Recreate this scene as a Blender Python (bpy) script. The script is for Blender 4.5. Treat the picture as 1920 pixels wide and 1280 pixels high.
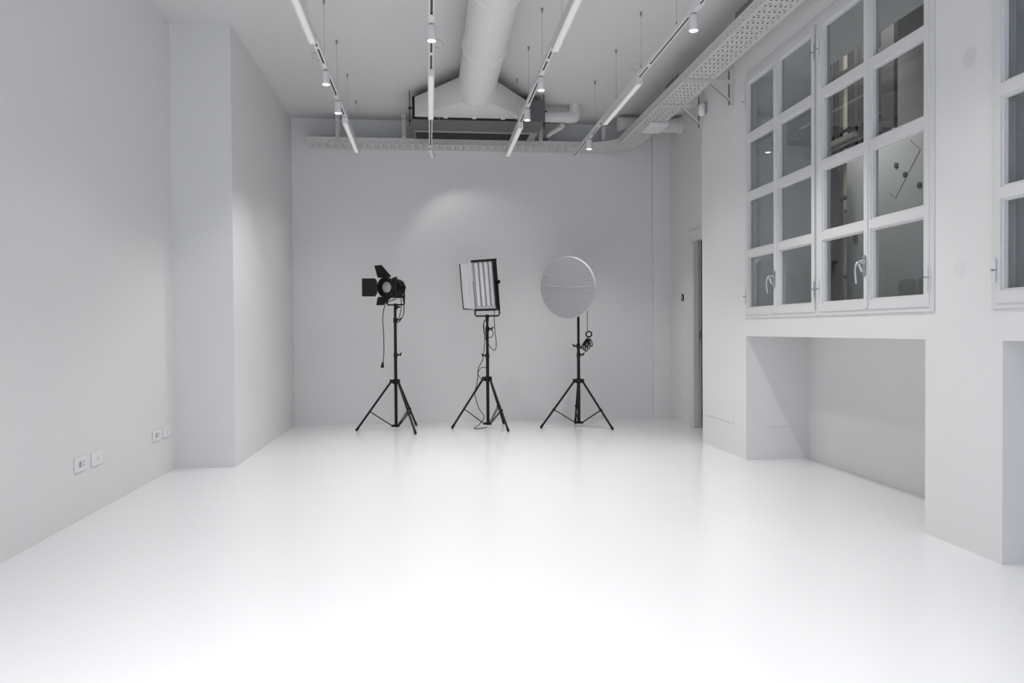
import bpy, bmesh, math, random
from mathutils import Vector, Matrix

random.seed(7)
D = bpy.data
S = bpy.context.scene
COL = S.collection
for o in list(D.objects):
    D.objects.remove(o)

# ------------------------------------------------------------------ camera
YAW, PITCH, ROLL = 0.1078, -0.0152, -0.0071
fw = Vector((math.sin(YAW) * math.cos(PITCH), math.cos(YAW) * math.cos(PITCH), math.sin(PITCH)))
rt = Vector((math.cos(YAW), -math.sin(YAW), 0))
up = rt.cross(fw)
r2 = rt * math.cos(ROLL) + up * math.sin(ROLL)
u2 = -rt * math.sin(ROLL) + up * math.cos(ROLL)
cam_d = D.cameras.new('camera')
cam_d.sensor_width = 36.0
cam_d.lens = 1436.0 / 1920.0 * 36.0
cam_d.clip_start = 0.05
cam_d.clip_end = 100
cam = D.objects.new('camera', cam_d)
COL.objects.link(cam)
m = Matrix((r2, u2, -fw)).transposed().to_4x4()
m.translation = (0, 0, 1.1)
cam.matrix_world = m
S.camera = cam

# ------------------------------------------------------------------ view, world, large lights
S.view_settings.view_transform = 'Standard'
S.view_settings.look = 'None'
S.view_settings.gamma = 1.0
S.view_settings.use_curve_mapping = False
S.view_settings.exposure = -0.12

LAMP_W = 4.3        # one linear lamp
SPOT_W = 42.0         # one track spot
W = D.worlds.new('world')
S.world = W
W.use_nodes = True
W.node_tree.nodes['Background'].inputs[0].default_value = (0.55, 0.65, 0.85, 1)
W.node_tree.nodes['Background'].inputs[1].default_value = 0.05

def area(name, loc, direction, sx, sy, watts, color=(1, 1, 1), spread=180, parent=None):
    l = D.lights.new(name, 'AREA')
    l.shape = 'RECTANGLE'
    l.size, l.size_y = sx, sy
    l.energy = watts
    l.color = color
    l.spread = math.radians(spread)
    o = D.objects.new(name, l)
    COL.objects.link(o)
    o.location = loc
    o.rotation_euler = Vector(direction).to_track_quat('-Z', 'Y').to_euler()
    if parent:
        o.parent = parent
    return o

# daylight added as an unseen cool area light behind the camera
area('daylight_fill', (0.9, -3.9, 1.7), (-0.35, 1, -0.05), 2.2, 2.4, 80, (0.72, 0.80, 1.0))
# unseen area lights added to brighten the board and grille beyond the windows
area('neighbour_fill', (3.45, 6.75, 3.45), (0.5, 0.0, -1), 0.3, 1.2, 10, (1, 0.98, 0.95), 150)
area('neighbour_fill', (4.9, 8.6, 5.5), (0.12, 0.1, -1), 0.6, 1.6, 120, (1, 0.95, 0.86), 160)

# ------------------------------------------------------------------ materials
def mat(name, color, rough=0.5, metal=0.0, bump=0.0, bscale=60.0, vary=0.0, vscale=3.0, spec=0.5, emit=None, estr=0.0):
    M = D.materials.new(name)
    M.use_nodes = True
    nt = M.node_tree
    b = nt.nodes['Principled BSDF']
    b.inputs['Base Color'].default_value = (*color, 1)
    b.inputs['Roughness'].default_value = rough
    b.inputs['Metallic'].default_value = metal
    b.inputs['Specular IOR Level'].default_value = spec
    tc = nt.nodes.new('ShaderNodeTexCoord')
    if vary > 0:
        n = nt.nodes.new('ShaderNodeTexNoise')
        n.inputs['Scale'].default_value = vscale
        n.inputs['Detail'].default_value = 4
        nt.links.new(tc.outputs['Object'], n.inputs['Vector'])
        mx = nt.nodes.new('ShaderNodeMix')
        mx.data_type = 'RGBA'
        mx.inputs[6].default_value = (*[c * (1 - vary) for c in color], 1)
        mx.inputs[7].default_value = (*[min(1, c * (1 + vary)) for c in color], 1)
        nt.links.new(n.outputs['Fac'], mx.inputs[0])
        nt.links.new(mx.outputs[2], b.inputs['Base Color'])
    if bump > 0:
        n2 = nt.nodes.new('ShaderNodeTexNoise')
        n2.inputs['Scale'].default_value = bscale
        n2.inputs['Detail'].default_value = 5
        nt.links.new(tc.outputs['Object'], n2.inputs['Vector'])
        bp = nt.nodes.new('ShaderNodeBump')
        bp.inputs['Strength'].default_value = bump
        bp.inputs['Distance'].default_value = 0.002
        nt.links.new(n2.outputs['Fac'], bp.inputs['Height'])
        nt.links.new(bp.outputs['Normal'], b.inputs['Normal'])
    if emit:
        b.inputs['Emission Color'].default_value = (*emit, 1)
        b.inputs['Emission Strength'].default_value = estr
    return M

M_WALL = mat('wall_paint', (0.80, 0.797, 0.797), 0.75, bump=0.12, bscale=70, vary=0.012, vscale=1.5, spec=0.3)
M_CEIL = mat('ceiling_paint', (0.74, 0.738, 0.735), 0.85, bump=0.08, bscale=60, vary=0.01, spec=0.2)
M_FLOOR = mat('white_resin_floor', (0.812, 0.818, 0.832), 0.22, vary=0.008, vscale=0.8, spec=0.5)
M_FRAME = mat('window_paint', (0.74, 0.74, 0.745), 0.45, bump=0.06, bscale=90, vary=0.01)
M_WMETAL = mat('white_lacquer', (0.80, 0.80, 0.805), 0.4, vary=0.01)
M_DUCT = mat('white_duct_paint', (0.76, 0.757, 0.75), 0.5, vary=0.015)
M_TRAY = mat('tray_paint', (0.66, 0.655, 0.64), 0.55, vary=0.02, vscale=6)
M_GREYM = mat('grey_steel', (0.42, 0.42, 0.42), 0.45, metal=0.6, vary=0.05)
M_UNIT = mat('dark_sheet_metal', (0.13, 0.128, 0.13), 0.5, vary=0.1, vscale=4)
M_UNITL = mat('grey_sheet_metal', (0.30, 0.30, 0.295), 0.5, vary=0.05)
M_BLACK = mat('black_coat', (0.009, 0.009, 0.0095), 0.42, vary=0.15, vscale=20, spec=0.28)
M_RUBBER = mat('black_rubber', (0.009, 0.009, 0.009), 0.6, vary=0.1, vscale=30, spec=0.25)
M_GASKET = mat('black_gasket', (0.02, 0.02, 0.02), 0.8, vary=0.1)
M_SLOT = mat('track_conductor', (0.06, 0.06, 0.065), 0.5, vary=0.15, vscale=12)
M_CHROME = mat('brushed_chrome', (0.62, 0.62, 0.63), 0.25, metal=0.9, vary=0.03)
M_CLIP = mat('bright_clip', (0.85, 0.85, 0.84), 0.3, vary=0.02)
M_PLATE = mat('switch_plate', (0.84, 0.84, 0.845), 0.35, vary=0.01)
M_SOCKET = mat('socket_grey', (0.36, 0.36, 0.37), 0.5, vary=0.05)
M_TUBE = mat('frosted_tube', (0.86, 0.86, 0.86), 0.35, vary=0.01)
M_REFL = mat('white_reflector', (0.74, 0.74, 0.74), 0.38, metal=0.2, vary=0.02, vscale=8)
M_RIM = mat('white_fabric', (0.85, 0.85, 0.85), 0.7, bump=0.1, bscale=300, vary=0.02)
M_FACE = mat('grey_fabric', (0.41, 0.40, 0.415), 0.75, bump=0.15, bscale=200, vary=0.04, vscale=9)
M_LENS = mat('fresnel_lens', (0.55, 0.55, 0.56), 0.15, vary=0.2, vscale=18)
M_WIRE = mat('suspension_steel', (0.42, 0.42, 0.42), 0.4, metal=0.5, vary=0.05)
M_GRIP = mat('wire_grip_metal', (0.32, 0.32, 0.32), 0.45, metal=0.4, vary=0.05)
M_GLOW = mat('spot_lens_lit', (1, 1, 1), 0.3, emit=(1, 0.99, 0.97), estr=9.0, vary=0.001)
M_OFF = mat('spot_lens_off', (0.6, 0.6, 0.6), 0.2, vary=0.02)
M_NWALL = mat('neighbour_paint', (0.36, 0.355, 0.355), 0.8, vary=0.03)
M_NDARK = mat('neighbour_dark', (0.045, 0.045, 0.05), 0.6, vary=0.15)
M_NPALE = mat('neighbour_pale', (0.55, 0.54, 0.50), 0.7, vary=0.04)
M_BOARD = mat('white_board', (0.66, 0.67, 0.68), 0.5, vary=0.015)
M_INK = mat('marker_ink', (0.09, 0.09, 0.10), 0.6, vary=0.1)
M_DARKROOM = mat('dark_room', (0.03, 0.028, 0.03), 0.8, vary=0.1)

# lit micro-prismatic lens of the linear lamps
M_LLENS = mat('prismatic_lens', (0.35, 0.35, 0.34), 0.3, emit=(1, 0.99, 0.96), estr=0.5)
nt = M_LLENS.node_tree
tc = nt.nodes.new('ShaderNodeTexCoord')
br = nt.nodes.new('ShaderNodeTexChecker')
br.inputs['Scale'].default_value = 120
br.inputs[1].default_value = (1, 0.99, 0.96, 1)
br.inputs[2].default_value = (0.78, 0.77, 0.74, 1)
nt.links.new(tc.outputs['Object'], br.inputs['Vector'])
nt.links.new(br.outputs['Color'], nt.nodes['Principled BSDF'].inputs['Emission Color'])

# faint round stains on the right wall paint
M_RWALL = mat('right_wall_paint', (0.80, 0.797, 0.797), 0.75, bump=0.12, bscale=70, vary=0.012, vscale=1.5, spec=0.3)
nt = M_RWALL.node_tree
geo = nt.nodes.new('ShaderNodeNewGeometry')
bs = nt.nodes['Principled BSDF']
prev = bs.inputs['Base Color'].links[0].from_socket
for (py, pz, rad, amt) in ((3.477, 2.405, 0.062, 0.13), (3.542, 1.384, 0.058, 0.05), (3.328, 2.212, 0.05, 0.05)):
    vm = nt.nodes.new('ShaderNodeVectorMath')
    vm.operation = 'DISTANCE'
    vm.inputs[1].default_value = (2.621, py, pz)
    nt.links.new(geo.outputs['Position'], vm.inputs[0])
    mr = nt.nodes.new('ShaderNodeMapRange')
    mr.interpolation_type = 'SMOOTHSTEP'
    mr.inputs[1].default_value = rad * 0.55
    mr.inputs[2].default_value = rad
    mr.inputs[3].default_value = amt
    mr.inputs[4].default_value = 0.0
    nt.links.new(vm.outputs['Value'], mr.inputs[0])
    mx = nt.nodes.new('ShaderNodeMix')
    mx.data_type = 'RGBA'
    mx.inputs[7].default_value = (0.2, 0.2, 0.21, 1)
    nt.links.new(mr.outputs[0], mx.inputs[0])
    nt.links.new(prev, mx.inputs[6])
    prev = mx.outputs[2]
nt.links.new(prev, bs.inputs['Base Color'])

# window glass: clear pane with angle dependent mirror
M_GLASS = D.materials.new('window_glass')
M_GLASS.use_nodes = True
nt = M_GLASS.node_tree
nt.nodes.remove(nt.nodes['Principled BSDF'])
lw = nt.nodes.new('ShaderNodeLayerWeight')
lw.inputs['Blend'].default_value = 0.5
pw = nt.nodes.new('ShaderNodeMath')
pw.operation = 'POWER'
pw.inputs[1].default_value = 5.0
ml = nt.nodes.new('ShaderNodeMath')
ml.operation = 'MULTIPLY_ADD'
ml.inputs[1].default_value = 0.85
ml.inputs[2].default_value = 0.04
tr = nt.nodes.new('ShaderNodeBsdfTransparent')
tr.inputs[0].default_value = (0.93, 0.95, 0.95, 1)
gl = nt.nodes.new('ShaderNodeBsdfGlossy')
gl.inputs['Roughness'].default_value = 0.015
gl.inputs['Color'].default_value = (0.95, 0.97, 1.0, 1)
mxs = nt.nodes.new('ShaderNodeMixShader')
nt.links.new(lw.outputs['Facing'], pw.inputs[0])
nt.links.new(pw.outputs[0], ml.inputs[0])
nt.links.new(ml.outputs[0], mxs.inputs[0])
nt.links.new(tr.outputs[0], mxs.inputs[1])
nt.links.new(gl.outputs[0], mxs.inputs[2])
nt.links.new(mxs.outputs[0], nt.nodes['Material Output'].inputs[0])

# ------------------------------------------------------------------ mesh building
ORIG = {}

def catmull(P, n=8):
    P = [Vector(p) for p in P]
    if len(P) < 3:
        return P
    Q = [P[0] * 2 - P[1]] + P + [P[-1] * 2 - P[-2]]
    out = []
    for i in range(1, len(Q) - 2):
        a, b, c, d = Q[i - 1:i + 3]
        for k in range(n):
            t = k / n
            out.append(0.5 * ((2 * b) + (c - a) * t + (2 * a - 5 * b + 4 * c - d) * t * t + (3 * b - a - 3 * c + d) * t ** 3))
    out.append(P[-1])
    return out

class MB:
    def __init__(self, M=None):
        self.v, self.f = [], []
        self.M = M or Matrix.Identity(4)

    def add(self, verts, faces):
        k = len(self.v)
        self.v += [self.M @ Vector(p) for p in verts]
        self.f += [[i + k for i in f] for f in faces]
        return self

    def box(self, a, b, R=None):
        x0, y0, z0 = [min(p, q) for p, q in zip(a, b)]
        x1, y1, z1 = [max(p, q) for p, q in zip(a, b)]
        V = [(x0, y0, z0), (x1, y0, z0), (x1, y1, z0), (x0, y1, z0), (x0, y0, z1), (x1, y0, z1), (x1, y1, z1), (x0, y1, z1)]
        if R is not None:
            V = [R @ Vector(p) for p in V]
        return self.add(V, [(3, 2, 1, 0), (4, 5, 6, 7), (0, 1, 5, 4), (1, 2, 6, 5), (2, 3, 7, 6), (3, 0, 4, 7)])

    def prism(self, poly, z0, z1):
        n = len(poly)
        V = [(x, y, z0) for x, y in poly] + [(x, y, z1) for x, y in poly]
        F = [list(range(n))[::-1], list(range(n, 2 * n))]
        F += [(i, (i + 1) % n, n + (i + 1) % n, n + i) for i in range(n)]
        return self.add(V, F)

    def plate(self, pts, t):
        """flat polygon of 3D points given a thickness t along its normal"""
        P = [Vector(p) for p in pts]
        n = (P[1] - P[0]).cross(P[2] - P[0]).normalized() * (t / 2)
        k = len(P)
        V = [p - n for p in P] + [p + n for p in P]
        F = [list(range(k))[::-1], list(range(k, 2 * k))]
        F += [(i, (i + 1) % k, k + (i + 1) % k, k + i) for i in range(k)]
        return self.add(V, F)

    def tube(self, pts, r, n=10, closed=False, caps=True):
        P = [Vector(p) for p in pts]
        R = r if isinstance(r, (list, tuple)) else [r] * len(P)
        V, F = [], []
        u = None
        k = len(P)
        for i, p in enumerate(P):
            if closed:
                t = (P[(i + 1) % k] - P[i - 1]).normalized()
            else:
                t = (P[min(i + 1, k - 1)] - P[max(i - 1, 0)]).normalized()
            if u is None:
                u = t.orthogonal().normalized()
            u = (u - t * u.dot(t)).normalized()
            w = t.cross(u)
            for j in range(n):
                a = 2 * math.pi * j / n
                V.append(p + (u * math.cos(a) + w * math.sin(a)) * R[i])
        for i in range(k if closed else k - 1):
            for j in range(n):
                a, b = i * n, ((i + 1) % k) * n
                F.append((a + j, a + (j + 1) % n, b + (j + 1) % n, b + j))
        if caps and not closed:
            F.append(list(range(n))[::-1])
            F.append(list(range((k - 1) * n, k * n)))
        return self.add(V, F)

    def cyl(self, a, b, r, r2=None, n=20):
        return self.tube([a, b], [r, r if r2 is None else r2], n)

    def lathe(self, a, axis, prof, n=32):
        """prof: (distance along the axis, radius)"""
        A = Vector(a)
        t = Vector(axis).normalized()
        u = t.orthogonal().normalized()
        w = t.cross(u)
        V, F = [], []
        for h, r in prof:
            for j in range(n):
                an = 2 * math.pi * j / n
                V.append(A + t * h + (u * math.cos(an) + w * math.sin(an)) * max(r, 1e-5))
        for i in range(len(prof) - 1):
            for j in range(n):
                F.append((i * n + j, i * n + (j + 1) % n, (i + 1) * n + (j + 1) % n, (i + 1) * n + j))
        F.append(list(range(n))[::-1])
        F.append(list(range((len(prof) - 1) * n, len(prof) * n)))
        return self.add(V, F)

    def ring(self, c, axis, R, r, n=32, k=8, a0=0.0, a1=2 * math.pi):
        t = Vector(axis).normalized()
        u = t.orthogonal().normalized()
        w = t.cross(u)
        full = abs(a1 - a0 - 2 * math.pi) < 1e-6
        P = [Vector(c) + (u * math.cos(a) + w * math.sin(a)) * R
             for a in [a0 + (a1 - a0) * i / (n if full else n - 1) for i in range(n)]]
        return self.tube(P, r, k, closed=full)

    def loft(self, A, B):
        n = len(A)
        return self.add(list(A) + list(B), [(i, (i + 1) % n, n + (i + 1) % n, n + i) for i in range(n)])

    def build(self, name, material, parent=None, origin=None, smooth=True, bevel=0.0, angle=35):
        me = D.meshes.new(name)
        if parent is not None:
            org = ORIG[parent.name]
        elif origin is not None:
            org = Vector(origin)
        else:
            xs, ys, zs = zip(*self.v)
            org = Vector(((min(xs) + max(xs)) / 2, (min(ys) + max(ys)) / 2, min(zs)))
        me.from_pydata([tuple(p - org) for p in self.v], [], self.f)
        me.update()
        bm = bmesh.new()
        bm.from_mesh(me)
        bmesh.ops.recalc_face_normals(bm, faces=bm.faces)
        bm.to_mesh(me)
        bm.free()
        if smooth:
            me.polygons.foreach_set('use_smooth', [True] * len(me.polygons))
            me.set_sharp_from_angle(angle=math.radians(angle))
        me.materials.append(material)
        o = D.objects.new(name, me)
        COL.objects.link(o)
        if parent is not None:
            o.parent = parent
        else:
            o.location = org
        ORIG[o.name] = org
        if bevel > 0:
            bv = o.modifiers.new('bevel', 'BEVEL')
            bv.width = bevel
            bv.segments = 2
            bv.limit_method = 'ANGLE'
            bv.angle_limit = math.radians(50)
        return o

def tag(o, label=None, cat=None, group=None, kind=None):
    if label:
        o['label'] = label
    if cat:
        o['category'] = cat
    if group:
        o['group'] = group
    if kind:
        o['kind'] = kind
    return o

def empty(name, loc, label=None, cat=None, group=None, kind=None):
    o = D.objects.new(name, None)
    COL.objects.link(o)
    o.location = loc
    o.empty_display_size = 0.1
    ORIG[o.name] = Vector(loc)
    return tag(o, label, cat, group, kind)

def copy_tree(o, parent=None):
    c = o.copy()
    COL.objects.link(c)
    if parent is not None:
        c.parent = parent
    ORIG[c.name] = ORIG.get(o.name, Vector((0, 0, 0)))
    for ch in list(o.children):
        copy_tree(ch, c)
    return c

# ------------------------------------------------------------------ room shell
XL, XP, YP, YB, ZC, XR, YE = -2.047, -1.573, 6.42, 9.17, 3.58, 2.621, 7.149
XD = 2.945                      # side wall of the recess with the door
Y0 = -4.0

f = MB().box((-2.4, Y0 - 0.3, -0.12), (3.75, 9.6, 0)).build('floor', M_FLOOR, smooth=False)
tag(f, 'glossy white resin floor of the whole studio', 'floor', kind='structure')
c = MB().box((-2.4, Y0 - 0.3, ZC), (3.2, 9.6, ZC + 0.15)).build('ceiling', M_CEIL, smooth=False)
tag(c, 'flat white ceiling above the lighting tracks', 'ceiling', kind='structure')
wl = MB().prism([(-2.4, Y0), (XL, Y0), (XL, YP), (XP, YP), (XP, YB), (-2.4, YB)], 0, ZC).build('wall_left', M_WALL, smooth=False)
tag(wl, 'plain white left wall with the projecting corner block', 'wall', kind='structure')
wb = MB().prism([(-2.4, YB), (2.722, YB), (2.722, 9.10), (XD, 9.10), (XD, YB), (3.4, YB), (3.4, YB + 0.3), (-2.4, YB + 0.3)], 0, ZC).build('wall_back', M_WALL, smooth=False)
tag(wb, 'white end wall behind the three studio lights', 'wall', kind='structure')

# right wall with two window openings and two low niches
XO = 3.20                       # outer face of the thick wall
NB = 3.17                       # back of the niches
W1 = (3.73, 6.13)
W2 = (0.92, 3.32)
N1 = (3.809, 6.127)
N2 = (0.935, 3.256)
NZ = 1.034
WZ0, WZ1 = 1.18, 3.19
rb = MB()
rb.box((XR, Y0, WZ1), (XO, YE, ZC))                          # above the windows
rb.box((XR, Y0, NZ), (XO, YE, WZ0))                          # between niches and windows
for a, b in ((Y0, W2[0]), (W2[1], W1[0]), (W1[1], YE)):
    rb.box((XR, a, WZ0), (XO, b, WZ1))
for a, b in ((Y0, N2[0]), (N2[1], N1[0]), (N1[1], YE)):
    rb.box((XR, a, 0), (XO, b, NZ))
for a, b in (N1, N2):
    rb.box((NB, a, 0), (XO, b, NZ))
wr = rb.build('wall_right', M_RWALL, smooth=False)
tag(wr, 'thick white right wall with two windows above two low niches', 'wall', kind='structure')

DO = (7.40, 8.27, 2.09)         # door opening: near y, far y, height
dw = MB()
dw.box((XD, YE - 0.2, 0), (3.018, DO[0], ZC))
dw.box((XD, DO[1], 0), (3.018, YB, ZC))
dw.box((XD, DO[0], DO[2]), (3.018, DO[1], ZC))
dwo = dw.build('wall_recess', M_WALL, smooth=False)
tag(dwo, 'narrow white side wall of the recess that holds the door opening', 'wall', kind='structure')
rw = MB()
rw.box((-2.4, Y0 - 0.25, 0), (-1.7, Y0, ZC)).box((2.1, Y0 - 0.25, 0), (3.2, Y0, ZC))
rw.box((-1.7, Y0 - 0.25, 2.95), (2.1, Y0, ZC)).box((-1.7, Y0 - 0.25, 0), (2.1, Y0, 0.4))
tag(rw.build('wall_front', M_WALL, smooth=False), 'white wall behind the camera', 'wall', kind='structure')

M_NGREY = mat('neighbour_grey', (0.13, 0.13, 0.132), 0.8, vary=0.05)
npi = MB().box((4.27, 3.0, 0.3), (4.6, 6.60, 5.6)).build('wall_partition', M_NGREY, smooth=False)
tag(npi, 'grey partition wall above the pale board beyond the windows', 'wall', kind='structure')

# dark room behind the door opening
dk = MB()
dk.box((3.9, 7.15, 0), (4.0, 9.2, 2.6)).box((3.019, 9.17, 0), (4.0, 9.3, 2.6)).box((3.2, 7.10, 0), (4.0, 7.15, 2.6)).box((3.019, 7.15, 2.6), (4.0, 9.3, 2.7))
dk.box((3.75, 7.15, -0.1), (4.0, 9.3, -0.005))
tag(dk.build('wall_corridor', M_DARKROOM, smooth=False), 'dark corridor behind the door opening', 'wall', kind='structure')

# ------------------------------------------------------------------ door
d = empty('door_1', (XD, 7.85, 0), 'white door opening with flat casing in the recess wall', 'door', kind='structure')
cs = MB()
cs.box((2.915, DO[1], 0.003), (XD + 0.0, 8.415, 2.19))
cs.box((2.915, DO[0] - 0.11, 0.003), (XD, DO[0], 2.19))
cs.box((2.915, DO[0], DO[2]), (XD, DO[1], 2.19))
cs.build('casing', M_FRAME, d, bevel=0.003)
jb = MB()
jb.box((2.925, 8.248, 0.003), (2.985, DO[1] - 0.0005, DO[2] - 0.0005)).box((2.925, DO[0] + 0.0005, 0.003), (2.985, DO[0] + 0.02, DO[2] - 0.0005)).box((2.925, DO[0] + 0.02, DO[2] - 0.022), (2.985, 8.248, DO[2] - 0.0005))
jb.build('jamb', M_FRAME, d, bevel=0.002)
st = MB()
st.box((2.9855, 8.258, 0.003), (3.0175, DO[1] - 0.0005, DO[2] - 0.0005)).box((2.9855, DO[0] + 0.0005, 0.003), (3.0175, DO[0] + 0.012, DO[2] - 0.0005))
st.build('door_stop', M_FRAME, d, bevel=0.002)
MB().box((2.994, 8.255, 0.98), (3.012, 8.2585, 1.07)).build('strike_plate', M_GREYM, d)

# ------------------------------------------------------------------ windows
XS, XG = 2.606, 2.640           # sash face, glass plane
PZ = [(1.264, 1.684), (1.738, 2.153), (2.21, 2.63), (2.687, 3.105)]

def make_window(name, y1, label):
    """y1: far outer edge of the frame"""
    dy = y1 - 6.13
    w = empty(name, (XR, y1 - 1.2, WZ0), label, 'window', kind='structure')
    fr = MB()
    ya, yb = 3.732 + dy, 6.128 + dy
    za, zb = WZ0 + 0.0006, WZ1 - 0.0006
    xf0, xf1 = 2.612, 2.70
    fr.box((xf0, ya, za), (xf1, ya + 0.045, zb)).box((xf0, yb - 0.045, za), (xf1, yb, zb))
    fr.box((xf0, ya + 0.045, za), (xf1, yb - 0.045, za + 0.035)).box((xf0, ya + 0.045, zb - 0.045), (xf1, yb - 0.045, zb))
    fr.box((xf0, 4.915 + dy, za + 0.035), (xf1, 4.945 + dy, zb - 0.045))
    fr.build('frame', M_FRAME, w, bevel=0.002)
    # sash: outer extents and the pane opening
    spec = [((5.541, 6.098), (5.573, 6.066), 1), ((4.958, 5.538), (5.0, 5.508), 0),
            ((4.332, 4.902), (4.365, 4.858), 1), ((3.762, 4.329), (3.803, 4.298), 0)]
    z0, z1 = WZ0 + 0.028, WZ1 - 0.035
    for i, ((sa, sb), (pa, pb), handle) in enumerate(spec):
        sa, sb, pa, pb = sa + dy, sb + dy, pa + dy, pb + dy
        s = MB()
        s.box((XS, sa, z0), (2.66, pa, z1)).box((XS, pb, z0), (2.66, sb, z1))
        zz = [z0] + [q for p in PZ for q in p] + [z1]
        for k in range(0, len(zz), 2):
            s.box((XS, pa, zz[k]), (2.66, pb, zz[k + 1]))
        # stepped glazing bead
        so = s.build('sash', M_FRAME, w)
        be = MB()
        for q0, q1 in PZ:
            t = 0.010
            be.box((2.618, pa, q0), (XG - 0.001, pa + t, q1)).box((2.618, pb - t, q0), (XG - 0.001, pb, q1))
            be.box((2.618, pa + t, q0), (XG - 0.001, pb - t, q0 + t)).box((2.618, pa + t, q1 - t), (XG - 0.001, pb - t, q1))
        be.build('glazing_bead', M_FRAME, so)
        p = MB()
        for q0, q1 in PZ:
            p.box((XG, pa + 0.0005, q0 + 0.0005), (XG + 0.005, pb - 0.0005, q1 - 0.0005))
        p.build('pane', M_GLASS, so, smooth=False)
        hy = sb - 0.005 if i in (0, 2) else sa + 0.005
        for hz in (1.36, 2.96):
            h = MB()
            h.cyl((XS - 0.008, hy, hz - 0.055), (XS - 0.008, hy, hz - 0.003), 0.009, n=12)
            h.cyl((XS - 0.008, hy, hz + 0.003), (XS - 0.008, hy, hz + 0.055), 0.009, n=12)
            h.cyl((XS - 0.008, hy, hz - 0.003), (XS - 0.008, hy, hz + 0.003), 0.006, n=12)
            ho = h.build('hinge', M_FRAME, so)
            MB().box((XS - 0.024, hy - 0.006, hz - 0.004), (XS + 0.002, hy + 0.006, hz + 0.004)).build('hinge_pin', M_GREYM, so)
        if handle:
            yh = sa
            cv = MB()
            cv.box((XS - 0.010, yh - 0.018, z0 + 0.01), (XS + 0.001, yh + 0.018, z1 - 0.01))
            cv.build('cover_strip', M_FRAME, so, bevel=0.003)
            ha = MB()
            n = 24
            pts = []
            for k in range(n):
                a = 2 * math.pi * k / n
                cy, cz = math.cos(a), math.sin(a)
                pts.append((XS - 0.0145, yh + 0.016 * cy, 1.468 + (0.05 if cz > 0 else -0.05) + 0.016 * cz))
            ha.plate(pts, 0.009)
            lev = catmull([(XS - 0.018, yh, 1.49), (XS - 0.035, yh, 1.492), (XS - 0.06, yh + 0.002, 1.483), (XS - 0.07, yh + 0.004, 1.455), (XS - 0.068, yh + 0.006, 1.41), (XS - 0.062, yh + 0.008, 1.362)], 6)
            rr = [0.011 - 0.005 * min(1, k / (len(lev) * 0.6)) for k in range(len(lev))]
            ha.tube(lev, rr, 12)
            ha.tube(catmull([(XS - 0.018, yh, 1.44), (XS - 0.032, yh, 1.437), (XS - 0.04, yh, 1.455), (XS - 0.05, yh, 1.478)], 5), 0.006, 10)
            ha.build('handle', M_CHROME, so)
    return w

make_window('window_1', 6.13, 'large white window of four narrow sashes above the far niche')
make_window('window_2', 3.32, 'white window cut by the right picture edge above the near niche')

# ------------------------------------------------------------------ room beyond the windows
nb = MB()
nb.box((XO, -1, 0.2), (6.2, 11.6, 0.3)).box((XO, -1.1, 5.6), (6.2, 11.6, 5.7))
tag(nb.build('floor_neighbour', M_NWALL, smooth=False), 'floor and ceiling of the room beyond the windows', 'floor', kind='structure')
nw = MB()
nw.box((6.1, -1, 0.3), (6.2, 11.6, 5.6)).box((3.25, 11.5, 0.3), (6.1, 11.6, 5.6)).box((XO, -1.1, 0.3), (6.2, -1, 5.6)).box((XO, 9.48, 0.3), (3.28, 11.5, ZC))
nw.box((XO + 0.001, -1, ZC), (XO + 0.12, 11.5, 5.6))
tag(nw.build('wall_neighbour', M_NWALL, smooth=False), 'dim walls of the room beyond the windows', 'wall', kind='structure')

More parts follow.
